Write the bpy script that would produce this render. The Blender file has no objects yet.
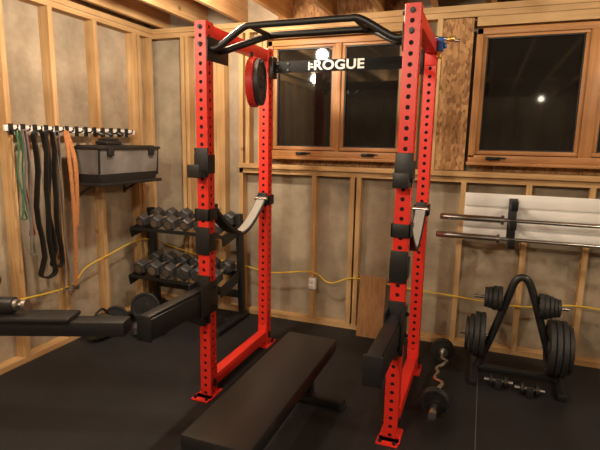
import bpy, bmesh, math, random
from mathutils import Vector, Matrix
random.seed(4)
V=Vector
# ------------------------------------------------------------------ materials
def nmat(name):
    m=bpy.data.materials.new(name); m.use_nodes=True
    nt=m.node_tree; b=nt.nodes['Principled BSDF']
    return m,nt,b
def simple(name,col,rough=.5,metal=0,spec=.5,bump=0,bscale=80,var=0):
    m,nt,b=nmat(name)
    b.inputs['Base Color'].default_value=(*col,1); b.inputs['Roughness'].default_value=rough
    b.inputs['Metallic'].default_value=metal; b.inputs['Specular IOR Level'].default_value=spec
    tc=nt.nodes.new('ShaderNodeTexCoord'); n=nt.nodes.new('ShaderNodeTexNoise'); n.inputs['Scale'].default_value=bscale
    nt.links.new(tc.outputs['Object'],n.inputs['Vector'])
    if var:
        r=nt.nodes.new('ShaderNodeValToRGB'); nt.links.new(n.outputs['Fac'],r.inputs['Fac'])
        r.color_ramp.elements[0].position=.35; r.color_ramp.elements[1].position=.65
        r.color_ramp.elements[0].color=(*[c*(1-var) for c in col],1); r.color_ramp.elements[1].color=(*[min(1,c*(1+var)) for c in col],1)
        nt.links.new(r.outputs['Color'],b.inputs['Base Color'])
    if bump:
        bp=nt.nodes.new('ShaderNodeBump'); bp.inputs['Strength'].default_value=bump; bp.inputs['Distance'].default_value=.002
        nt.links.new(n.outputs['Fac'],bp.inputs['Height']); nt.links.new(bp.outputs['Normal'],b.inputs['Normal'])
    return m
def wood(name,c1,c2,axis='Z',rough=.7):
    m,nt,b=nmat(name); b.inputs['Roughness'].default_value=rough
    tc=nt.nodes.new('ShaderNodeTexCoord'); mp=nt.nodes.new('ShaderNodeMapping')
    s={'X':(1.2,35,35),'Y':(35,1.2,35),'Z':(35,35,1.2)}[axis]; mp.inputs['Scale'].default_value=s
    n=nt.nodes.new('ShaderNodeTexNoise'); n.inputs['Scale'].default_value=1.6; n.inputs['Detail'].default_value=5; n.inputs['Distortion'].default_value=.6
    n2=nt.nodes.new('ShaderNodeTexNoise'); n2.inputs['Scale'].default_value=2.3; n2.inputs['Detail'].default_value=2
    v=nt.nodes.new('ShaderNodeTexVoronoi'); v.inputs['Scale'].default_value=3.3
    L=nt.links.new
    L(tc.outputs['Object'],mp.inputs['Vector']); L(mp.outputs['Vector'],n.inputs['Vector']); L(tc.outputs['Object'],n2.inputs['Vector']); L(tc.outputs['Object'],v.inputs['Vector'])
    r=nt.nodes.new('ShaderNodeValToRGB'); r.color_ramp.elements[0].position=.3; r.color_ramp.elements[1].position=.7
    r.color_ramp.elements[0].color=(*c1,1); r.color_ramp.elements[1].color=(*c2,1); L(n.outputs['Fac'],r.inputs['Fac'])
    r2=nt.nodes.new('ShaderNodeValToRGB'); r2.color_ramp.elements[0].position=.3; r2.color_ramp.elements[1].position=.7
    r2.color_ramp.elements[0].color=(.62,.55,.46,1); r2.color_ramp.elements[1].color=(1,1,1,1); L(n2.outputs['Fac'],r2.inputs['Fac'])
    kn=nt.nodes.new('ShaderNodeValToRGB'); kn.color_ramp.elements[0].position=.03; kn.color_ramp.elements[1].position=.09
    kn.color_ramp.elements[0].color=(.25,.14,.07,1); kn.color_ramp.elements[1].color=(1,1,1,1); L(v.outputs['Distance'],kn.inputs['Fac'])
    mx=nt.nodes.new('ShaderNodeMix'); mx.data_type='RGBA'; mx.blend_type='MULTIPLY'; mx.inputs[0].default_value=1
    L(r.outputs['Color'],mx.inputs[6]); L(r2.outputs['Color'],mx.inputs[7])
    mx2=nt.nodes.new('ShaderNodeMix'); mx2.data_type='RGBA'; mx2.blend_type='MULTIPLY'; mx2.inputs[0].default_value=.8
    L(mx.outputs[2],mx2.inputs[6]); L(kn.outputs['Color'],mx2.inputs[7]); L(mx2.outputs[2],b.inputs['Base Color'])
    return m
def concrete(name,c1,c2):
    m,nt,b=nmat(name); b.inputs['Roughness'].default_value=.9
    L=nt.links.new
    tc=nt.nodes.new('ShaderNodeTexCoord'); n=nt.nodes.new('ShaderNodeTexNoise'); n.inputs['Scale'].default_value=2.2; n.inputs['Detail'].default_value=9; n.inputs['Roughness'].default_value=.65
    n3=nt.nodes.new('ShaderNodeTexNoise'); n3.inputs['Scale'].default_value=60
    L(tc.outputs['Object'],n.inputs['Vector']); L(tc.outputs['Object'],n3.inputs['Vector'])
    r=nt.nodes.new('ShaderNodeValToRGB'); r.color_ramp.elements[0].position=.34; r.color_ramp.elements[1].position=.64
    r.color_ramp.elements[0].color=(*c1,1); r.color_ramp.elements[1].color=(*c2,1); L(n.outputs['Fac'],r.inputs['Fac']); L(r.outputs['Color'],b.inputs['Base Color'])
    bp=nt.nodes.new('ShaderNodeBump'); bp.inputs['Strength'].default_value=.3; bp.inputs['Distance'].default_value=.003
    L(n3.outputs['Fac'],bp.inputs['Height']); L(bp.outputs['Normal'],b.inputs['Normal'])
    return m
def osbmat(name):
    m,nt,b=nmat(name); b.inputs['Roughness'].default_value=.75
    L=nt.links.new
    tc=nt.nodes.new('ShaderNodeTexCoord'); v=nt.nodes.new('ShaderNodeTexVoronoi'); v.inputs['Scale'].default_value=60
    mp=nt.nodes.new('ShaderNodeMapping'); mp.inputs['Scale'].default_value=(1,1,.45); mp.inputs['Rotation'].default_value=(.3,.5,.2)
    L(tc.outputs['Object'],mp.inputs['Vector']); L(mp.outputs['Vector'],v.inputs['Vector'])
    sp=nt.nodes.new('ShaderNodeSeparateColor'); L(v.outputs['Color'],sp.inputs['Color'])
    r=nt.nodes.new('ShaderNodeValToRGB'); r.color_ramp.elements[0].color=(.20,.085,.03,1); r.color_ramp.elements[1].color=(.50,.27,.11,1)
    L(sp.outputs['Red'],r.inputs['Fac']); L(r.outputs['Color'],b.inputs['Base Color'])
    return m
def floormat():
    m,nt,b=nmat('rubber_mat'); b.inputs['Roughness'].default_value=.6; b.inputs['Specular IOR Level'].default_value=.3
    L=nt.links.new
    tc=nt.nodes.new('ShaderNodeTexCoord'); n=nt.nodes.new('ShaderNodeTexNoise'); n.inputs['Scale'].default_value=180; n.inputs['Detail'].default_value=3
    n2=nt.nodes.new('ShaderNodeTexNoise'); n2.inputs['Scale'].default_value=1.5; n2.inputs['Detail'].default_value=6
    L(tc.outputs['Object'],n.inputs['Vector']); L(tc.outputs['Object'],n2.inputs['Vector'])
    r=nt.nodes.new('ShaderNodeValToRGB'); r.color_ramp.elements[0].position=.35; r.color_ramp.elements[1].position=.72
    r.color_ramp.elements[0].color=(.010,.010,.011,1); r.color_ramp.elements[1].color=(.036,.035,.038,1); L(n.outputs['Fac'],r.inputs['Fac'])
    r2=nt.nodes.new('ShaderNodeValToRGB'); r2.color_ramp.elements[0].position=.3; r2.color_ramp.elements[1].position=.7
    r2.color_ramp.elements[0].color=(.6,.6,.6,1); r2.color_ramp.elements[1].color=(1.1,1.1,1.1,1); L(n2.outputs['Fac'],r2.inputs['Fac'])
    mx=nt.nodes.new('ShaderNodeMix'); mx.data_type='RGBA'; mx.blend_type='MULTIPLY'; mx.inputs[0].default_value=1
    L(r.outputs['Color'],mx.inputs[6]); L(r2.outputs['Color'],mx.inputs[7]); L(mx.outputs[2],b.inputs['Base Color'])
    bp=nt.nodes.new('ShaderNodeBump'); bp.inputs['Strength'].default_value=.4; bp.inputs['Distance'].default_value=.002
    L(n.outputs['Fac'],bp.inputs['Height']); L(bp.outputs['Normal'],b.inputs['Normal'])
    return m
P1,P2=(.52,.32,.145),(.72,.48,.24)
WZ=wood('pine_stud',P1,P2,'Z'); WX=wood('pine_plate',P1,P2,'X'); WY=wood('pine_joist',P1,P2,'Y')
WINX=wood('window_wood_h',(.44,.20,.07),(.58,.29,.11),'X',.45); WINZ=wood('window_wood_v',(.44,.20,.07),(.58,.29,.11),'Z',.45)
CON=concrete('foundation_concrete',(.235,.19,.135),(.45,.375,.275))
OSB=osbmat('osb_sheathing')
FLO=floormat()
RED=simple('red_powder_coat',(.74,.030,.018),.40,0,.5,.05,200)
BLK=simple('black_powder_coat',(.012,.012,.013),.45,0,.5,.1,300)
MATTE=simple('matte_black_nameplate',(.010,.010,.010),.7,0,.15)
HOLE_SHADE=simple('painted_hole_shade',(.006,.006,.006),.8)
VINYL=simple('black_vinyl',(.014,.014,.015),.42,0,.5,.15,150)
IRON=simple('cast_iron',(.032,.032,.034),.5,.3,.5,.2,120,.2)
HEXM=simple('rubber_hex',(.05,.05,.053),.5,.1,.5,.1,120,.15)
CHR=simple('chrome_steel',(.75,.74,.72),.22,1)
DCHR=simple('worn_steel',(.45,.44,.42),.35,1)
WHITE=simple('white_laminate',(.80,.79,.77),.4,0,.5,0,5,.03)
TXT=simple('white_lettering',(.9,.9,.88),.5)
STRAP=simple('grey_webbing',(.30,.29,.27),.6,0,.4,.4,200,.15)
GLASS=simple('night_glass',(.014,.012,.010),.04,0,.45)
PLAS=simple('smoky_tote_plastic',(.17,.165,.16),.3,0,.5,0,6,.25)
YEL=simple('yellow_cable_jacket',(.75,.50,.04),.5)
GRN=simple('green_band',(.05,.17,.09),.6); REDB=simple('red_band',(.32,.05,.03),.6)
LEA=simple('tan_leather',(.46,.19,.07),.6,0,.5,.2,60,.15); GRY=simple('grey_rubber',(.16,.155,.15),.6); SEAM=simple('seam_grey',(.12,.115,.11),.8)
BLUE=simple('blue_plastic',(.03,.10,.38),.4); GOLD=simple('brass',(.75,.40,.10),.35,.8)
RING=simple('red_rubber',(.5,.02,.015),.5); OLV=simple('olive_cloth',(.08,.08,.045),.9,0,.2,.3,60,.2)
PORC=simple('white_porcelain',(.85,.85,.82),.3)
# ------------------------------------------------------------------ mesh builder
class M:
    def __init__(s,name): s.name=name; s.bm=bmesh.new(); s.mats=[]
    def mi(s,m):
        if m not in s.mats: s.mats.append(m)
        return s.mats.index(m)
    def tag(s,fs,m,sm=False):
        i=s.mi(m)
        for f in fs: f.material_index=i; f.smooth=sm
    def box(s,x0,x1,y0,y1,z0,z1,m,bev=0,mat=None):
        c=[(x0,y0,z0),(x1,y0,z0),(x1,y1,z0),(x0,y1,z0),(x0,y0,z1),(x1,y0,z1),(x1,y1,z1),(x0,y1,z1)]
        vs=[s.bm.verts.new(mat@V(p) if mat else p) for p in c]
        fs=[s.bm.faces.new([vs[i] for i in q]) for q in ((3,2,1,0),(4,5,6,7),(0,1,5,4),(1,2,6,5),(2,3,7,6),(3,0,4,7))]
        s.tag(fs,m)
        if bev:
            es=list({e for f in fs for e in f.edges})
            r=bmesh.ops.bevel(s.bm,geom=es,offset=bev,segments=2,affect='EDGES',profile=.5)
            s.tag(r['faces'],m,True)
        return s
    def beam(s,p1,p2,w,h,m,bev=0,up=(0,0,1)):
        p1=V(p1);p2=V(p2);t=(p2-p1);L=t.length;t.normalize();u=V(up)
        sd=t.cross(u).normalized();u=sd.cross(t)
        mt=Matrix((sd,t,u)).transposed().to_4x4(); mt.translation=p1
        return s.box(-w/2,w/2,0,L,-h/2,h/2,m,bev,mt)
    def sweep(s,pts,prof,m,ref=(0,0,1),closed=False,sm=True,caps=True):
        pts=[V(p) for p in pts];n=len(pts);rings=[]
        for i,p in enumerate(pts):
            a=pts[(i-1)%n] if (closed or i>0) else p
            b=pts[(i+1)%n] if (closed or i<n-1) else p
            t=(b-a).normalized();r=V(ref)
            if abs(t.dot(r))>.98: r=V((1,0,0)) if abs(t.x)<.9 else V((0,1,0))
            nn=(r-t*t.dot(r)).normalized();bb=t.cross(nn)
            rings.append([s.bm.verts.new(p+nn*q[0]+bb*q[1]) for q in prof])
        k=len(prof);fs=[]
        for i in range(n if closed else n-1):
            A=rings[i];B=rings[(i+1)%n]
            for j in range(k): fs.append(s.bm.faces.new((A[j],A[(j+1)%k],B[(j+1)%k],B[j])))
        s.tag(fs,m,sm)
        if caps and not closed: s.tag([s.bm.faces.new(rings[0][::-1]),s.bm.faces.new(rings[-1])],m)
        return s
    def tube(s,pts,r,m,seg=10,closed=False,ref=(0,0,1)):
        return s.sweep(pts,[(r*math.cos(2*math.pi*i/seg),r*math.sin(2*math.pi*i/seg)) for i in range(seg)],m,ref,closed)
    def strap(s,pts,w,t,m,ref,closed=False):
        return s.sweep(pts,[(-t/2,-w/2),(t/2,-w/2),(t/2,w/2),(-t/2,w/2)],m,ref,closed,sm=False)
    def rev(s,p,ax,prof,m,seg=24,sm=True,flat=()):
        p=V(p);ax=V(ax).normalized();r=V((0,0,1)) if abs(ax.z)<.9 else V((1,0,0))
        a=(r-ax*ax.dot(r)).normalized();b=ax.cross(a);rings=[]
        for d,rad in prof: rings.append([s.bm.verts.new(p+ax*d+(a*math.cos(2*math.pi*i/seg)+b*math.sin(2*math.pi*i/seg))*rad) for i in range(seg)])
        fs=[]
        for A,B in zip(rings,rings[1:]):
            for j in range(seg): fs.append(s.bm.faces.new((A[j],A[(j+1)%seg],B[(j+1)%seg],B[j])))
        s.tag(fs,m,sm); s.tag([s.bm.faces.new(rings[0][::-1]),s.bm.faces.new(rings[-1])],m); return s
    def cyl(s,p1,p2,r,m,seg=16,sm=True):
        p1=V(p1);p2=V(p2); L=(p2-p1).length; return s.rev(p1,p2-p1,[(0,r),(L,r)],m,seg,sm)
    def plate(s,c,ax,r,t,m,mm=None):
        h=t/2
        s.rev(V(c),ax,[(-h*.95,r*.16),(-h*.95,r*.26),(-h*.45,r*.30),(-h*.45,r*.78),(-h,r*.84),(-h,r*.96),(-h*.7,r),(h*.7,r),(h,r*.96),(h,r*.84),(h*.45,r*.78),(h*.45,r*.30),(h*.95,r*.26),(h*.95,r*.16)],m,32,False)
        return s
    def done(s,wn=False):
        bmesh.ops.recalc_face_normals(s.bm,faces=s.bm.faces[:])
        me=bpy.data.meshes.new(s.name); s.bm.to_mesh(me); s.bm.free()
        for m in s.mats: me.materials.append(m)
        o=bpy.data.objects.new(s.name,me); bpy.context.collection.objects.link(o)
        try: me.set_sharp_from_angle(angle=math.radians(35))
        except Exception: pass
        return o
def sm_path(pts,n=6):
    pts=[V(p) for p in pts];o=[]
    for i in range(len(pts)-1):
        p0=pts[max(i-1,0)];p1=pts[i];p2=pts[i+1];p3=pts[min(i+2,len(pts)-1)]
        for k in range(n):
            t=k/n
            o.append(.5*((2*p1)+(-p0+p2)*t+(2*p0-5*p1+4*p2-p3)*t*t+(-p0+3*p1-3*p2+p3)*t**3))
    o.append(pts[-1]); return o
# ------------------------------------------------------------------ room shell
YW=1.42; XL=-1.44; CE=2.62; XR=4.2; YB=-6.0
f=M('floor'); f.box(XL-.2,XR+.1,YB-.1,YW+.2,-.06,0,FLO)
f.box(1.618,1.622,YB,YW-.02,0,.001,SEAM); f.done()
# back wall
w=M('wall_back')
w.box(XL-.2,-.5,1.51,1.62,0,2.9,CON); w.box(-.5,XR+.1,1.51,1.62,0,1.40,CON)
for a,b in ((-.5,-.2),(.9,1.46),(2.95,XR+.1)): w.box(a,b,1.51,1.56,1.40,2.9,CON)
for a,b in ((-.2,.9),(1.46,2.95)): w.box(a,b,1.51,1.56,1.40,1.54,OSB); w.box(a,b,1.51,1.56,2.42,2.9,OSB)
w.box(XL-.09,XR,YW,1.51,0,.04,WX)                 # bottom plate
w.box(-.53,XR,YW-.03,1.53,1.375,1.415,WX,.003)     # ledge plate
w.box(-.53,XR,YW,1.51,1.33,1.372,WX)
w.box(XL,XR,YW,1.51,CE-.085,CE-.045,WX); w.box(XL,XR,YW,1.51,CE-.042,CE,WX)
for x in (.19,.53,.585,.98,1.41,1.87,2.28,2.69,3.1,3.5,3.9): w.box(x-.019,x+.019,YW,1.508,.04,1.33,WZ)
for x in (-1.12,-1.07,-.74,-.70,-.515): w.box(x-.019,x+.019,YW,1.508,.04,CE-.085,WZ)
w.box(-.80,-.72,1.44,1.508,.04,CE-.085,WZ)
for x in (-.45,-.33,-.285,.97,1.01,1.16,3.06,3.5,3.9): w.box(x-.019,x+.019,YW,1.508,1.415,CE-.085,WZ)
w.box(1.18,1.40,YW+.005,1.43,1.42,CE-.09,OSB)
for a,b in ((-.27,.93),(1.42,3.0)): w.box(a,b,YW+.01,1.505,2.47,CE-.086,WX)
w.done()
# left wall
w=M('wall_left')
w.box(XL-.2,XL-.09,YB,1.62,0,2.9,CON)
w.box(XL-.09,XL,YB,YW,0,.04,WY); w.box(XL-.09,XL,YB,YW,CE-.042,CE,WY); w.box(XL-.09,XL,YB,YW,CE-.085,CE-.045,WY)
for y in (1.39,1.22,1.17,.70,.27,-.12,-.53,-.94,-1.35,-1.76,-2.2,-2.6,-3.0,-3.4,-3.9,-4.4,-4.9,-5.4): w.box(XL-.088,XL,y-.019,y+.019,.04,CE-.085,WZ)
w.done()
w=M('wall_right'); w.box(XR,XR+.1,YB,1.51,0,2.9,CON)
for i in range(16): w.box(XR-.09,XR,YB+.2+i*.45,YB+.24+i*.45,0,CE,WZ)
w.done()
w=M('wall_rear'); w.box(XL-.2,XR+.1,YB-.1,YB,0,2.9,CON)
for i in range(13): w.box(XL+.2+i*.42,XL+.24+i*.42,YB,YB+.09,0,CE,WZ)
w.done()
c=M('ceiling'); c.box(XL-.2,XR+.1,YB-.1,1.62,2.88,2.95,OSB)
x=XL+.12
while x<XR: c.box(x-.019,x+.019,YB,1.55,CE,2.88,WY); x+=.406
for yy in (-3.2,): c.box(XL,XR,yy-.02,yy+.02,CE+.02,2.87,WX)
c.done()
# windows
def window(name,x0,x1,panes,latch):
    w=M(name); yf=YW+.0; z0,z1=1.52,2.45
    w.box(x0,x1,yf-.012,1.54,z1-.045,z1,WINX,.003); w.box(x0,x1,yf-.012,1.54,z0-.03,z0+.02,WINX,.003)
    w.box(x0,x0+.045,yf-.012,1.54,z0,z1,WINZ,.003); w.box(x1-.045,x1,yf-.012,1.54,z0,z1,WINZ,.003)
    w.box(x0-.01,x1+.01,yf-.035,yf+.01,z0-.055,z0-.03,WINX,.003)
    for i,(a,b) in enumerate(panes):
        t=.05; g0,g1=1.575,2.385
        w.box(a-t,b+t,yf+.01,yf+.05,g1,g1+t*.5,WINX,.004); w.box(a-t,b+t,yf+.01,yf+.05,g0-t*.6,g0,WINX,.004)
        w.box(a-t,a,yf+.01,yf+.05,g0,g1,WINZ,.004); w.box(b,b+t,yf+.01,yf+.05,g0,g1,WINZ,.004)
        for q in ((a,b,g1-.008,g1),(a,b,g0,g0+.008)): w.box(q[0],q[1],yf+.02,yf+.04,q[2],q[3],BLK)
        for q in ((a,a+.008),(b-.008,b)): w.box(q[0],q[1],yf+.02,yf+.04,g0,g1,BLK)
        w.box(a,b,yf+.036,yf+.044,g0,g1,GLASS)
        cx=a+.1 if latch else (a+b)/2
        w.box(cx-.05,cx+.05,yf-.03,yf-.005,z0-.015,z0+.01,BLK,.003); w.tube([(cx,yf-.03,z0),(cx+.03,yf-.05,z0+.005),(cx+.09,yf-.045,z0)],.006,BLK)
    for (a,b),(c2,d) in zip(panes,panes[1:]): w.box(b+.03,c2-.03,yf-.005,1.54,z0,z1,WINZ,.003)
    return w.done()
window('window_1',-.25,.95,[(-.17,.32),(.43,.87)],False)
window('window_2',1.425,3.0,[(1.50,2.13),(2.27,2.9)],True)
# yellow cable
w=M('electrical_cable')
pts=[(XL+.012,-.3,.50),(XL+.012,.25,.46),(XL+.012,.45,.57),(XL+.012,.70,.62),(XL+.012,1.1,.68),(XL+.03,1.39,.62)]
w.tube(sm_path(pts,8),.006,YEL,6)
pts=[(-1.40,1.405,.60),(-1.0,1.41,.52),(-.53,1.41,.47),(-.2,1.41,.43),(.19,1.41,.48),(.36,1.41,.40),(.59,1.41,.47),(1.0,1.41,.44),(1.41,1.41,.42),(1.87,1.41,.40),(2.28,1.41,.46),(2.8,1.41,.42),(3.4,1.41,.45)]
w.tube(sm_path(pts,8),.006,YEL,6); w.done()
w=M('electrical_outlet_box'); w.box(.175,.235,1.375,1.419,.33,.43,PORC,.004); w.box(.185,.225,1.37,1.376,.385,.42,WHITE,.002); w.box(.185,.225,1.37,1.376,.34,.375,WHITE,.002)
w.done()
w=M('plywood_offcut'); mt=Matrix.Translation((.64,1.30,0))@Matrix.Rotation(math.radians(-9),4,'X'); w.box(0,.22,0,.018,0,.52,wood('plywood',(.36,.18,.07),(.50,.28,.13),'Z'),.001,mt); w.done()
# ------------------------------------------------------------------ power rack
W=1.175; D=.84; H=2.27
R=M('power_rack')
def upright(cx,cy):
    h=.038; N=45; cell=H/N; k=16; hr=.0115
    for fi,(nx,ny) in enumerate(((0,-1),(1,0),(0,1),(-1,0))):
        n=V((nx,ny,0)); t=V((-ny,nx,0)); o=V((cx,cy,0))+n*h
        for c in range(N):
            zc=cell*(c+.5); hw=h-.003; hh=cell/2
            outer=[];inner=[];deep=[]
            for i in range(k):
                a=2*math.pi*(i)/k+math.pi/4; ca,sa=math.cos(a),math.sin(a); mx=max(abs(ca),abs(sa))
                u,vv=ca/mx*hw,sa/mx*hh
                outer.append(R.bm.verts.new(o+t*u+V((0,0,zc+vv))))
                inner.append(R.bm.verts.new(o+t*ca*hr+V((0,0,zc+sa*hr))))
                deep.append(R.bm.verts.new(o-n*.005+t*ca*hr+V((0,0,zc+sa*hr))))
            fs=[R.bm.faces.new((outer[i],outer[(i+1)%k],inner[(i+1)%k],inner[i])) for i in range(k)]
            fs+=[R.bm.faces.new((inner[i],inner[(i+1)%k],deep[(i+1)%k],deep[i])) for i in range(k)]
            R.tag(fs,RED)
        a=o+t*(h-.003); b=V((cx,cy,0))+t*h+n*(h-.003)
        q=[R.bm.verts.new(a),R.bm.verts.new(b),R.bm.verts.new(b+V((0,0,H))),R.bm.verts.new(a+V((0,0,H)))]
        R.tag([R.bm.faces.new(q)],RED)
    R.box(cx-.032,cx+.032,cy-.032,cy+.032,.01,H-.01,HOLE_SHADE)  # added liner; its near-black colour stands in for shade inside the holes
    R.box(cx-.038,cx+.038,cy-.038,cy+.038,H,H+.003,RED)
    R.box(cx-.038,cx+.038,cy-.038,cy+.038,.0005,.006,RED)
for cx in (0,W):
    for cy in (0,D): upright(cx,cy)
def bolt(c,ax,r=.014): R.rev(V(c),ax,[(0,r),(.009,r),(.009,r*.55),(.016,r*.55)],BLK,6,False)
for cx,sg in ((0,-1),(W,1)):
    for cy,sy in ((0,-1),(D,1)):
        R.box(cx-.06,cx+.06,cy-.075,cy+.075,.0004,.009,RED,.002)
        R.box(cx-.065,cx+.055,cy+(-.11 if sy<0 else .03),cy+(-.03 if sy<0 else .11),.0004,.009,RED,.002)
        for dx in (-.045,.035): bolt((cx+dx,cy+sy*.09,.009),(0,0,1),.011)
    R.box(cx-.034,cx+.034,.04,D-.04,.05,.125,RED,.003)
    R.box(cx-.036,cx+.036,.038,.044,.03,.18,RED,.001); R.box(cx-.036,cx+.036,D-.044,D-.038,.03,.18,RED,.001)
    for cy in (0,D):
        for z in (.075,.102): bolt((cx-.038,cy,z),(-1,0,0)); bolt((cx+.038,cy,z),(1,0,0))
    R.box(cx-.034,cx+.034,.04,D-.04,2.185,2.26,RED,.003)
    R.box(cx-.037,cx+.037,.038,.046,2.11,2.268,RED,.001); R.box(cx-.037,cx+.037,D-.046,D-.038,2.11,2.268,RED,.001)
    for z in (2.15,2.24): bolt((cx,-.038,z),(0,-1,0)); bolt((cx-.038,0,z),(-1,0,0))
# back nameplate crossmember
NZ=-.036
R.box(.038,W-.038,D-.012,D-.005,2.138+NZ,2.218+NZ,MATTE,.002)
for x in (.10,.18,W-.10,W-.18):
    for z in (2.155,2.2): R.cyl((x,D-.02,z+NZ),(x,D-.010,z+NZ),.009,IRON,10)
for x in (.045,W-.075): R.box(x,x+.03,D-.04,D+.03,2.10+NZ,2.25+NZ,BLK,.002)
R.box(.038,W-.038,D+.0,D+.05,2.15+NZ,2.2+NZ,MATTE,.003)
cu=bpy.data.curves.new('t','FONT'); cu.body='ROGUE'; cu.size=.10; cu.align_x='CENTER'; cu.align_y='CENTER'; cu.extrude=.001; cu.offset=.003; cu.space_character=1.05
to=bpy.data.objects.new('t',cu); bpy.context.collection.objects.link(to); bpy.context.view_layer.update()
dg=bpy.context.evaluated_depsgraph_get(); tm=bpy.data.meshes.new_from_object(to.evaluated_get(dg))
tm.transform(Matrix.Translation((.555,D-.0145,2.178+NZ))@Matrix.Rotation(math.pi/2,4,'X')@Matrix.Diagonal((1.05,.88,1,1)))
before=set(R.bm.faces); R.bm.from_mesh(tm); R.tag([q for q in R.bm.faces if q not in before],TXT); bpy.data.objects.remove(to)
R.box(.335,.345,D-.0155,D-.0125,2.15+NZ,2.205+NZ,TXT); R.box(.35,.372,D-.0155,D-.0125,2.164+NZ,2.174+NZ,TXT); R.box(.35,.365,D-.0155,D-.0125,2.184+NZ,2.194+NZ,TXT)
# pull-up bar : two bent bars
def pbar(yc,z0,z1,r,dy):
    R.tube(sm_path([(.045,yc,z0),(.10,yc,z0+.005),(.25,yc+dy,z1-.01),(.33,yc+dy,z1),(.584,yc+dy,z1),(.84,yc+dy,z1),(.92,yc+dy,z1-.01),(W-.1,yc,z0+.005),(W-.045,yc,z0)],6),r,BLK,14)
pbar(0,2.13,2.235,.018,.0); pbar(.10,2.13,2.235,.020,.16)
for x in (.29,.88): R.tube([(x,0,2.235),(x,.13,2.235),(x,.26,2.235)],.014,BLK,10)
for x0,x1 in ((.038,.046),(W-.046,W-.038)): R.box(x0,x1,-.036,.20,2.06,2.19,BLK,.002)
def jcup(cx,z,lip=True):
    R.box(cx-.045,cx+.045,-.052,-.040,z,z+.17,BLK,.003)
    R.box(cx-.047,cx-.039,-.052,.03,z+.02,z+.13,BLK,.002); R.box(cx+.039,cx+.047,-.052,.03,z+.02,z+.13,BLK,.002)
    if lip:
        R.box(cx-.04,cx+.04,-.12,-.05,z,z+.03,BLK,.004); R.box(cx-.04,cx+.04,-.135,-.118,z,z+.075,BLK,.004)
        R.box(cx-.035,cx+.035,-.118,-.052,z+.028,z+.04,VINYL,.002)
jcup(0,1.40); jcup(W,1.40)
jcup(0,.93,False); jcup(W,.90,False)
# strap safeties
for cx in (0,W):
    for cy,z in ((0,1.14),(D,1.14)):
        s0=1 if cy==0 else -1
        R.box(cx-.05,cx+.05,cy-.05,cy-.040,z,z+.07,BLK,.002); R.box(cx-.05,cx+.05,cy+.04,cy+.05,z,z+.07,BLK,.002)
        R.box(cx-.05,cx-.04,cy-.05,cy+.05,z,z+.07,BLK,.002); R.box(cx+.04,cx+.05,cy-.05,cy+.05,z,z+.07,BLK,.002)
        R.box(cx-.035,cx+.035,cy+s0*.05-.01,cy+s0*.05+.03 if s0>0 else cy-.03,z-.01,z+.09,BLK,.003)
        R.cyl((cx-.05,cy+s0*.08,z+.05),(cx+.05,cy+s0*.08,z+.05),.012,CHR,12)
    pts=[(cx,.07,1.20)]
    for i in range(17):
        q=i/16; sag=.19*(1-abs(2*q-1)**1.6)
        pts.append((cx,.08+.68*q,1.185-sag))
    pts.append((cx,D-.07,1.20))
    R.strap(pts,.062,.008,STRAP,(0,0,1))
    R.strap([(p[0],p[1],p[2]-.012) for p in pts[1:-1]],.078,.014,BLK,(0,0,1))
    R.strap([(p[0],p[1],p[2]-.004) for p in pts[1:9]],.08,.018,BLK,(0,0,1))
# spotter arms
for cx in (0,W):
    R.box(cx-.038,cx+.038,-.60,-.05,.60,.715,BLK,.004)
    R.box(cx-.032,cx+.032,-.595,-.06,.715,.732,VINYL,.004)
    R.box(cx-.043,cx+.043,-.606,-.598,.595,.735,BLK,.002)
    R.box(cx-.045,cx+.045,-.052,-.040,.50,.80,BLK,.002)
    for dx in (-1,1): R.box(cx+dx*.043-.004,cx+dx*.043+.004,-.14,.045,.56,.76,BLK,.002)
    for z in (.6,.72): bolt((cx-.047,0,z),(-1,0,0)); bolt((cx+.047,0,z),(1,0,0))
    R.beam((cx,-.06,.50),(cx,-.22,.60),.05,.04,BLK)
# accessory on back right top
R.cyl((W-.02,.79,2.285),(W+.17,.79,2.25),.010,CHR,12); R.rev((W+.045,.79,2.225),(1,0,0),[(0,.012),(.01,.020),(.04,.020),(.05,.012)],BLUE,16)
R.rev((W+.10,.79,2.264),(1,0,0),[(0,.012),(.01,.018),(.03,.018),(.04,.010)],GOLD,12); R.box(W+.04,W+.075,.77,.81,2.19,2.275,BLUE,.006); R.box(W+.039,W+.065,.77,.81,2.15,2.19,GOLD,.004)
R.done()
p=M('bumper_plate')
nn=V((.972,.235,0)); cc=V((.085,.47,1.995))
p.cyl(cc-nn*.03+V((0,0,.035)),cc+nn*.06+V((0,0,.035)),.012,CHR)
p.plate(cc-nn*.0,nn,.160,.05,RING); p.plate(cc+nn*.042,nn,.150,.034,IRON)
p.beam(cc-nn*.015+V((0,0,.035)),(.068,.47,2.19),.03,.006,BLK,up=(1,0,0))
p.done()
# ------------------------------------------------------------------ bench
b=M('weight_bench')
b.box(.47,.79,-.985,.20,.355,.43,VINYL,.014)
b.box(.485,.775,-.97,.185,.335,.356,BLK)
b.box(.60,.66,-.9,.12,.275,.336,BLK,.004)
for y in (-.80,.10):
    b.beam((.63,y,.29),(.63,y+(.05 if y>0 else -.05),.05),.06,.06,BLK,.004,up=(0,1,0))
    yy=y+(.05 if y>0 else -.05)
    b.box(.40,.86,yy-.03,yy+.03,.012,.06,BLK,.005)
    for x in (.415,.845): b.box(x-.02,x+.02,yy-.033,yy+.033,.0,.03,VINYL,.004)
b.done()
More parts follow.
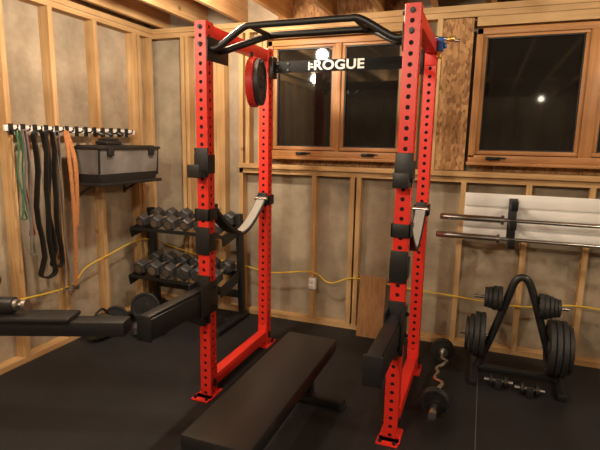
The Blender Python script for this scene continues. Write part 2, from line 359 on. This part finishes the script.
# ------------------------------------------------------------------ leg roller machine at left
m=M('hyperextension_bench')
A=V((-1.12,-1.02,.66)); B=V((-.045,-.655,.69)); dr=(B-A).normalized()
m.beam(A,B-dr*.01,.10,.075,BLK,.006)
m.beam(A+V((0,0,.05)),A+dr*.86+V((0,0,.050)),.14,.026,VINYL,.01)
c0=A+dr*.47+V((0,0,.108))
m.rev(c0,dr,[(-.12,.02),(-.115,.040),(.06,.043),(.085,.040),(.09,.02)],VINYL,20); m.rev(c0+dr*.085,dr,[(0,.03),(.02,.03),(.025,.012),(.04,.012),(.045,.030),(.065,.030)],DCHR,16)
m.beam(A+dr*.02,V((A.x,A.y,.03)),.07,.07,BLK,.004,up=(0,1,0))
m.box(A.x-.04,A.x+.03,A.y-.4,A.y+.25,.0,.06,BLK,.005); m.box(A.x-.25,A.x+.04,A.y-.43,A.y-.36,.0,.06,BLK,.005)
m.tube(sm_path([A+V((0,0,.03)),A+V((-.02,.0,.18)),A+dr*.15+V((0,0,.25)),A+dr*.44+V((0,0,.235))],6),.014,BLK); m.rev(A+dr*.43+V((0,0,.235)),dr,[(0,.026),(.02,.032),(.05,.028),(.055,.01)],VINYL,16)
m.done()
# ------------------------------------------------------------------ dumbbell rack
d=M('dumbbell_rack'); X0,X1=-1.37,-.43
tiers=[(.85,1.10),(.42,1.06)]
for x in (X0,X1):
    d.beam((x,1.28,.0),(x,1.22,.98),.05,.06,BLK,.004,up=(0,1,0)); d.box(x-.03,x+.03,.80,1.36,.0,.05,BLK,.005)
    for z,yc in tiers: d.beam((x,yc-.17,z-.065),(x,yc+.17,z+.0),.012,.09,BLK)
for z,yc in tiers:
    for dy,dz in ((-.14,-.03),(.14,.02)):
        d.box(X0,X1,yc+dy-.025,yc+dy+.025,z+dz-.012,z+dz-.004,BLK); d.box(X0,X1,yc+dy-.03 if dy<0 else yc+dy+.025,yc+dy-.025 if dy<0 else yc+dy+.03,z+dz-.012,z+dz+.02,BLK)
d.box(X0,X1,1.25,1.29,.2,.26,BLK,.003)
d.done()
def dumbbell(o,c,ax,L,r,m=HEXM):
    c=V(c);ax=V(ax).normalized(); hl=L*.31
    for sg in (-1,1):
        o.rev(c+ax*sg*(L/2-hl),ax*sg,[(0,r*.78),(.012,r),(hl-.014,r),(hl,r*.8)],m,6,False)
        o.rev(c+ax*sg*(L/2),ax*sg,[(-.004,r*.5),(.002,r*.5)],DCHR,12)
    o.cyl(c-ax*(L/2-hl+.005),c+ax*(L/2-hl+.005),.016,CHR,12)
ds=M('dumbbell_set')
for ti,(z,yc) in enumerate(tiers):
    n=6
    for i in range(n):
        r=.058+.005*((i+ti)%3) + (.008 if ti else 0); xx=X0+.09+i*(X1-X0-.18)/(n-1)
        dumbbell(ds,(xx,yc,z+.060+(.010 if ti else 0)),(random.uniform(-.05,.05),1,.17),.31+.012*(i%3),r)
ds.done()
fl=M('floor_dumbbell'); dumbbell(fl,(-.95,.62,.055),(1,.5,0),.26,.058); fl.done()
pl=M('weight_plate'); pl.plate((-1.18,.86,.135),(.35,-1,.12),.132,.03,IRON); pl.done()
pl=M('weight_plate'); pl.plate((-1.30,.62,.105),(.6,-1,.15),.10,.03,IRON); pl.done()
g=M('gym_bag'); g.rev((-1.30,.30,.10),(.2,1,0),[(0,.05),(.02,.085),(.06,.10),(.16,.10),(.20,.085),(.22,.04)],OLV,20); g.tube(sm_path([(-1.28,.34,.19),(-1.26,.42,.25),(-1.24,.48,.19)],6),.01,BLK,8); g.done()
# ------------------------------------------------------------------ plate tree
t=M('plate_tree'); yc=1.0; dx0=-.02
t.tube(sm_path([(1.62+dx0,yc,.03),(1.71+dx0,yc,.30),(1.79+dx0,yc,.58),(1.825+dx0,yc,.70),(1.87+dx0,yc,.735),(1.915+dx0,yc,.70),(1.96+dx0,yc,.58),(2.05+dx0,yc,.30),(2.14+dx0,yc,.03)],5),.026,BLK,12,ref=(0,1,0))
t.box(1.62+dx0,2.14+dx0,yc-.022,yc+.022,.03,.07,BLK,.004)
for x in (1.61+dx0,2.15+dx0): t.box(x-.028,x+.028,yc-.22,yc+.2,.0,.045,BLK,.006)
def peg(x,z,sg,L,plates,st=.035):
    x+=dx0
    t.cyl((x,yc,z),(x+sg*L,yc,z),.013,CHR,14); xx=x+sg*st
    for r,th in plates: t.plate((xx+sg*th/2,yc,z-.0),(1,0,0),r,th,IRON); xx+=sg*(th+.002)
peg(1.785,.57,-1,.21,[(.085,.03),(.085,.03),(.075,.025),(.07,.022)],.03)
peg(1.955,.55,1,.21,[(.085,.028),(.085,.028),(.075,.025),(.065,.022),(.06,.02)],.03)
peg(1.695,.29,-1,.20,[(.16,.035),(.16,.035),(.14,.03),(.12,.025)],.03)
peg(2.03,.27,1,.20,[(.19,.036),(.19,.036),(.19,.036),(.165,.03)],.03)
t.done()
cl=M('barbell_clamp')
for x,y in ((1.75,.84),(1.94,.80)):
    for dx in (-.045,.045): cl.rev((x+dx,y,.038),(1,0,0),[(-.014,.03),(-.01,.038),(.01,.038),(.014,.03)],BLK,18)
    cl.cyl((x-.09,y,.038),(x+.09,y,.038),.013,DCHR,12); cl.box(x-.02,x+.02,y-.06,y-.02,.0,.06,BLK,.004)
cl.done()
# ------------------------------------------------------------------ curl bar
c=M('curl_barbell'); zb=.085; x0=1.37
c.cyl((x0+.01,.14,zb),(x0+.01,.36,zb),.024,CHR,16); c.cyl((x0-.01,1.06,zb),(x0-.01,1.27,zb),.024,CHR,16)
for y in (.36,1.045): c.rev((x0,y,zb),(0,1,0),[(0,.034),(.016,.034)],CHR,20)
c.tube(sm_path([(x0+.01,.36,zb),(x0+.01,.46,zb),(x0+.035,.54,zb+.01),(x0-.02,.62,zb-.005),(x0-.005,.70,zb),(x0-.02,.78,zb-.005),(x0+.035,.87,zb+.01),(x0,.95,zb),(x0-.01,1.06,zb)],6),.014,CHR,12)
for y in (.33,.30): c.plate((x0+.01,y,zb),(0,1,0),.084,.026,IRON)
for y in (1.09,1.12): c.plate((x0-.01,y,zb),(0,1,0),.084,.026,IRON)
for y in (.25,1.17): c.rev((x0,y,zb),(0,1,0),[(-.015,.036),(.015,.036)],BLK,16)
c.done()
# ------------------------------------------------------------------ wall barbell rack
br=M('wall_barbell_rack')
for x in (1.77,2.95):
    br.box(x-.03,x+.03,1.372,1.385,.93,1.23,BLK,.003)
    for z in (1.20,1.065,.93):
        br.beam((x,1.375,z-.01),(x,1.17,z-.03),.045,.02,BLK,.003); br.beam((x,1.175,z-.035),(x,1.165,z+.03),.045,.015,BLK,.003,up=(0,1,0))
br.done()
for z,yy,x0 in ((1.085,1.23,1.27),(.948,1.23,1.25)):
    bb=M('barbell')
    bb.cyl((x0,yy,z),(x0+.42,yy,z),.0245,CHR,20); bb.rev((x0+.42,yy,z),(1,0,0),[(0,.036),(.02,.036)],CHR,24); bb.cyl((x0+.44,yy,z),(x0+1.75,yy,z),.0145,CHR,14)
    bb.rev((x0+1.75,yy,z),(1,0,0),[(0,.036),(.02,.036)],CHR,24); bb.cyl((x0+1.77,yy,z),(x0+2.19,yy,z),.0245,CHR,20); bb.rev((x0,yy,z),(-1,0,0),[(0,.022),(.004,.015)],BLK,16); bb.done()
wb=M('white_slatwall_panel')
for z0,z1 in ((.93,.99),(1.0,1.07),(1.08,1.15),(1.16,1.255)): wb.box(1.43,3.3,1.392,1.412,z0,z1-.004,WHITE,.002)
wb.box(1.43,3.3,1.408,1.418,.93,1.255,WHITE)
wb.done()
# ------------------------------------------------------------------ left wall rail + hanging gear
rl=M('hook_rail'); rl.box(XL+.001,XL+.020,-.17,1.10,1.65,1.69,WHITE,.003)
for i in range(13):
    y=-.13+i*.093
    rl.tube(sm_path([(XL+.02,y,1.665),(XL+.055,y,1.655),(XL+.085,y,1.665),(XL+.09,y,1.69)],4),.006,BLK,8); rl.box(XL+.019,XL+.028,y-.016,y+.016,1.625,1.70,BLK)
for y in (.62,.72,.84): rl.tube(sm_path([(XL+.07,y-.03,1.66),(XL+.10,y,1.64),(XL+.07,y+.03,1.66)],4),.012,BLK,8)
rl.done()
def loop(name,y,zt,zb,w,t,mat,dx=.06,hw=.02):
    o=M(name); x=XL+dx
    pts=[]
    for i in range(9): a=math.pi*i/8; pts.append((x,y-hw*math.cos(a),zt-hw+hw*math.sin(a)))
    n=8
    for i in range(1,n): pts.append((x+.01*math.sin(i*1.7+y*9),y+hw+.012*math.sin(i*.9+y*7),zt-hw-(zt-zb-2*hw)*i/n))
    for i in range(9): a=-math.pi*i/8; pts.append((x,y+hw*1.6*math.cos(a),zb+hw+hw*math.sin(a)))
    for i in range(1,n): pts.append((x+.012*math.sin(i*1.3),y-hw+.010*math.sin(i*1.1+y*5),zb+hw+(zt-zb-2*hw)*i/n))
    o.sweep(pts,[(-t/2,-w/2),(t/2,-w/2),(t/2,w/2),(-t/2,w/2)],mat,(1,0,0),closed=True,sm=False)
    o.done()
loop('resistance_band',-.11,1.66,1.05,.005,.014,GRN,.06,.012); loop('resistance_band',-.06,1.66,.93,.005,.016,REDB,.062,.012); loop('resistance_band',-.085,1.66,.80,.006,.02,GRY,.085,.012)
loop('resistance_band',.045,1.66,.60,.010,.045,BLK,.065,.04); loop('resistance_band',.13,1.66,.66,.010,.040,BLK,.065,.03)
loop('jump_rope',.205,1.66,.45,.008,.008,GRY,.06,.018)
bl=M('lifting_belt'); bl.strap(sm_path([(XL+.075,.262,1.67),(XL+.10,.262,1.5),(XL+.11,.27,1.2),(XL+.09,.285,.8),(XL+.07,.28,.46)],4),.03,.008,LEA,(1,0,0)); bl.strap(sm_path([(XL+.07,.285,1.66),(XL+.12,.30,1.45),(XL+.11,.31,1.2),(XL+.10,.30,.95)],4),.035,.008,LEA,(1,0,0))
bl.box(XL+.058,XL+.083,.255,.305,.44,.48,DCHR,.003); bl.done()
# tote
tt=M('storage_tote')
x0,x1,y0,y1,z0,z1=XL+.03,XL+.31,.35,1.05,1.28,1.53
def tap(m,x0,x1,y0,y1,z0,z1,ins,mat):
    c=[(x0+ins,y0+ins,z0),(x1-ins,y0+ins,z0),(x1-ins,y1-ins,z0),(x0+ins,y1-ins,z0),(x0,y0,z1),(x1,y0,z1),(x1,y1,z1),(x0,y1,z1)]
    vs=[m.bm.verts.new(p) for p in c]; fs=[m.bm.faces.new([vs[i] for i in q]) for q in ((3,2,1,0),(4,5,6,7),(0,1,5,4),(1,2,6,5),(2,3,7,6),(3,0,4,7))]; m.tag(fs,mat)
tap(tt,x0+.004,x1-.004,y0+.004,y1-.004,z0+.06,z1,.014,PLAS)
tap(tt,x0+.016,x1-.016,y0+.016,y1-.016,z0,z0+.062,.006,BLK)
tt.box(x0-.01,x1+.012,y0-.012,y1+.012,z1,z1+.022,BLK,.005); tt.box(x0+.02,x1-.02,y0+.03,y1-.03,z1+.022,z1+.030,BLK,.003)
for y in (y0+.08,y1-.14): tt.box(x1-.004,x1+.016,y,y+.06,z1-.05,z1+.01,BLK,.003)
for y in (y0,y1-.012): tt.beam((x1-.008,y+.006,z1),(x1-.018,y+.006,z0+.03),.012,.012,BLK)
tt.done()
sh=M('wall_shelf'); sh.box(XL+.002,XL+.32,.34,1.07,1.252,1.278,BLK,.003)
for y in (.42,.95): sh.beam((XL+.005,y,1.16),(XL+.16,y,1.248),.015,.015,BLK); sh.box(XL+.001,XL+.012,y-.012,y+.012,1.14,1.25,BLK)
sh.done()
it=M('folded_knee_sleeves'); it.box(XL+.08,XL+.2,.55,.72,1.561,1.595,VINYL,.012); it.box(XL+.09,XL+.19,.57,.70,1.596,1.615,VINYL,.008); it.done()
# ------------------------------------------------------------------ lamps
def lamp(x,y,e,r=.06):
    l=M('ceiling_lamp'); l.rev((x,y,CE+.05),(0,0,-1),[(0,.06),(.02,.06),(.05,.045),(.07,.028)],PORC,20); l.box(x-.2,x+.2,y-.02,y+.02,CE+.05,CE+.09,WX); l.done()
    L=bpy.data.lights.new('bulb','POINT'); L.energy=e; L.shadow_soft_size=r; L.color=(1,.86,.66)
    o=bpy.data.objects.new('lamp_bulb',L); o.location=(x,y,CE-.02-r); bpy.context.collection.objects.link(o)
lamp(-.18,.26,90); lamp(3.35,.0,68); lamp(.5,-2.6,125,.09); lamp(3.3,-2.6,74); lamp(-.9,-1.6,66); lamp(2.5,-5.6,5,.05)
wd=bpy.data.worlds.new('w'); bpy.context.scene.world=wd; wd.use_nodes=True; wd.node_tree.nodes['Background'].inputs[0].default_value=(.02,.025,.04,1); wd.node_tree.nodes['Background'].inputs[1].default_value=.3
# ------------------------------------------------------------------ camera
cd=bpy.data.cameras.new('camera'); co=bpy.data.objects.new('camera',cd); bpy.context.collection.objects.link(co)
cd.sensor_width=36; cd.lens=36*480/600; cd.clip_start=.05
Rr=V((0.93355,0.35797,0.01823)); U=V((-0.07792,0.15304,0.98514)); F=V((-0.34987,0.92111,-0.17076))
mt=Matrix((Rr,U,-F)).transposed().to_4x4(); mt.translation=V((1.5509,-2.4836,1.6145)); co.matrix_world=mt
bpy.context.scene.camera=co
bpy.context.scene.view_settings.view_transform='Standard'
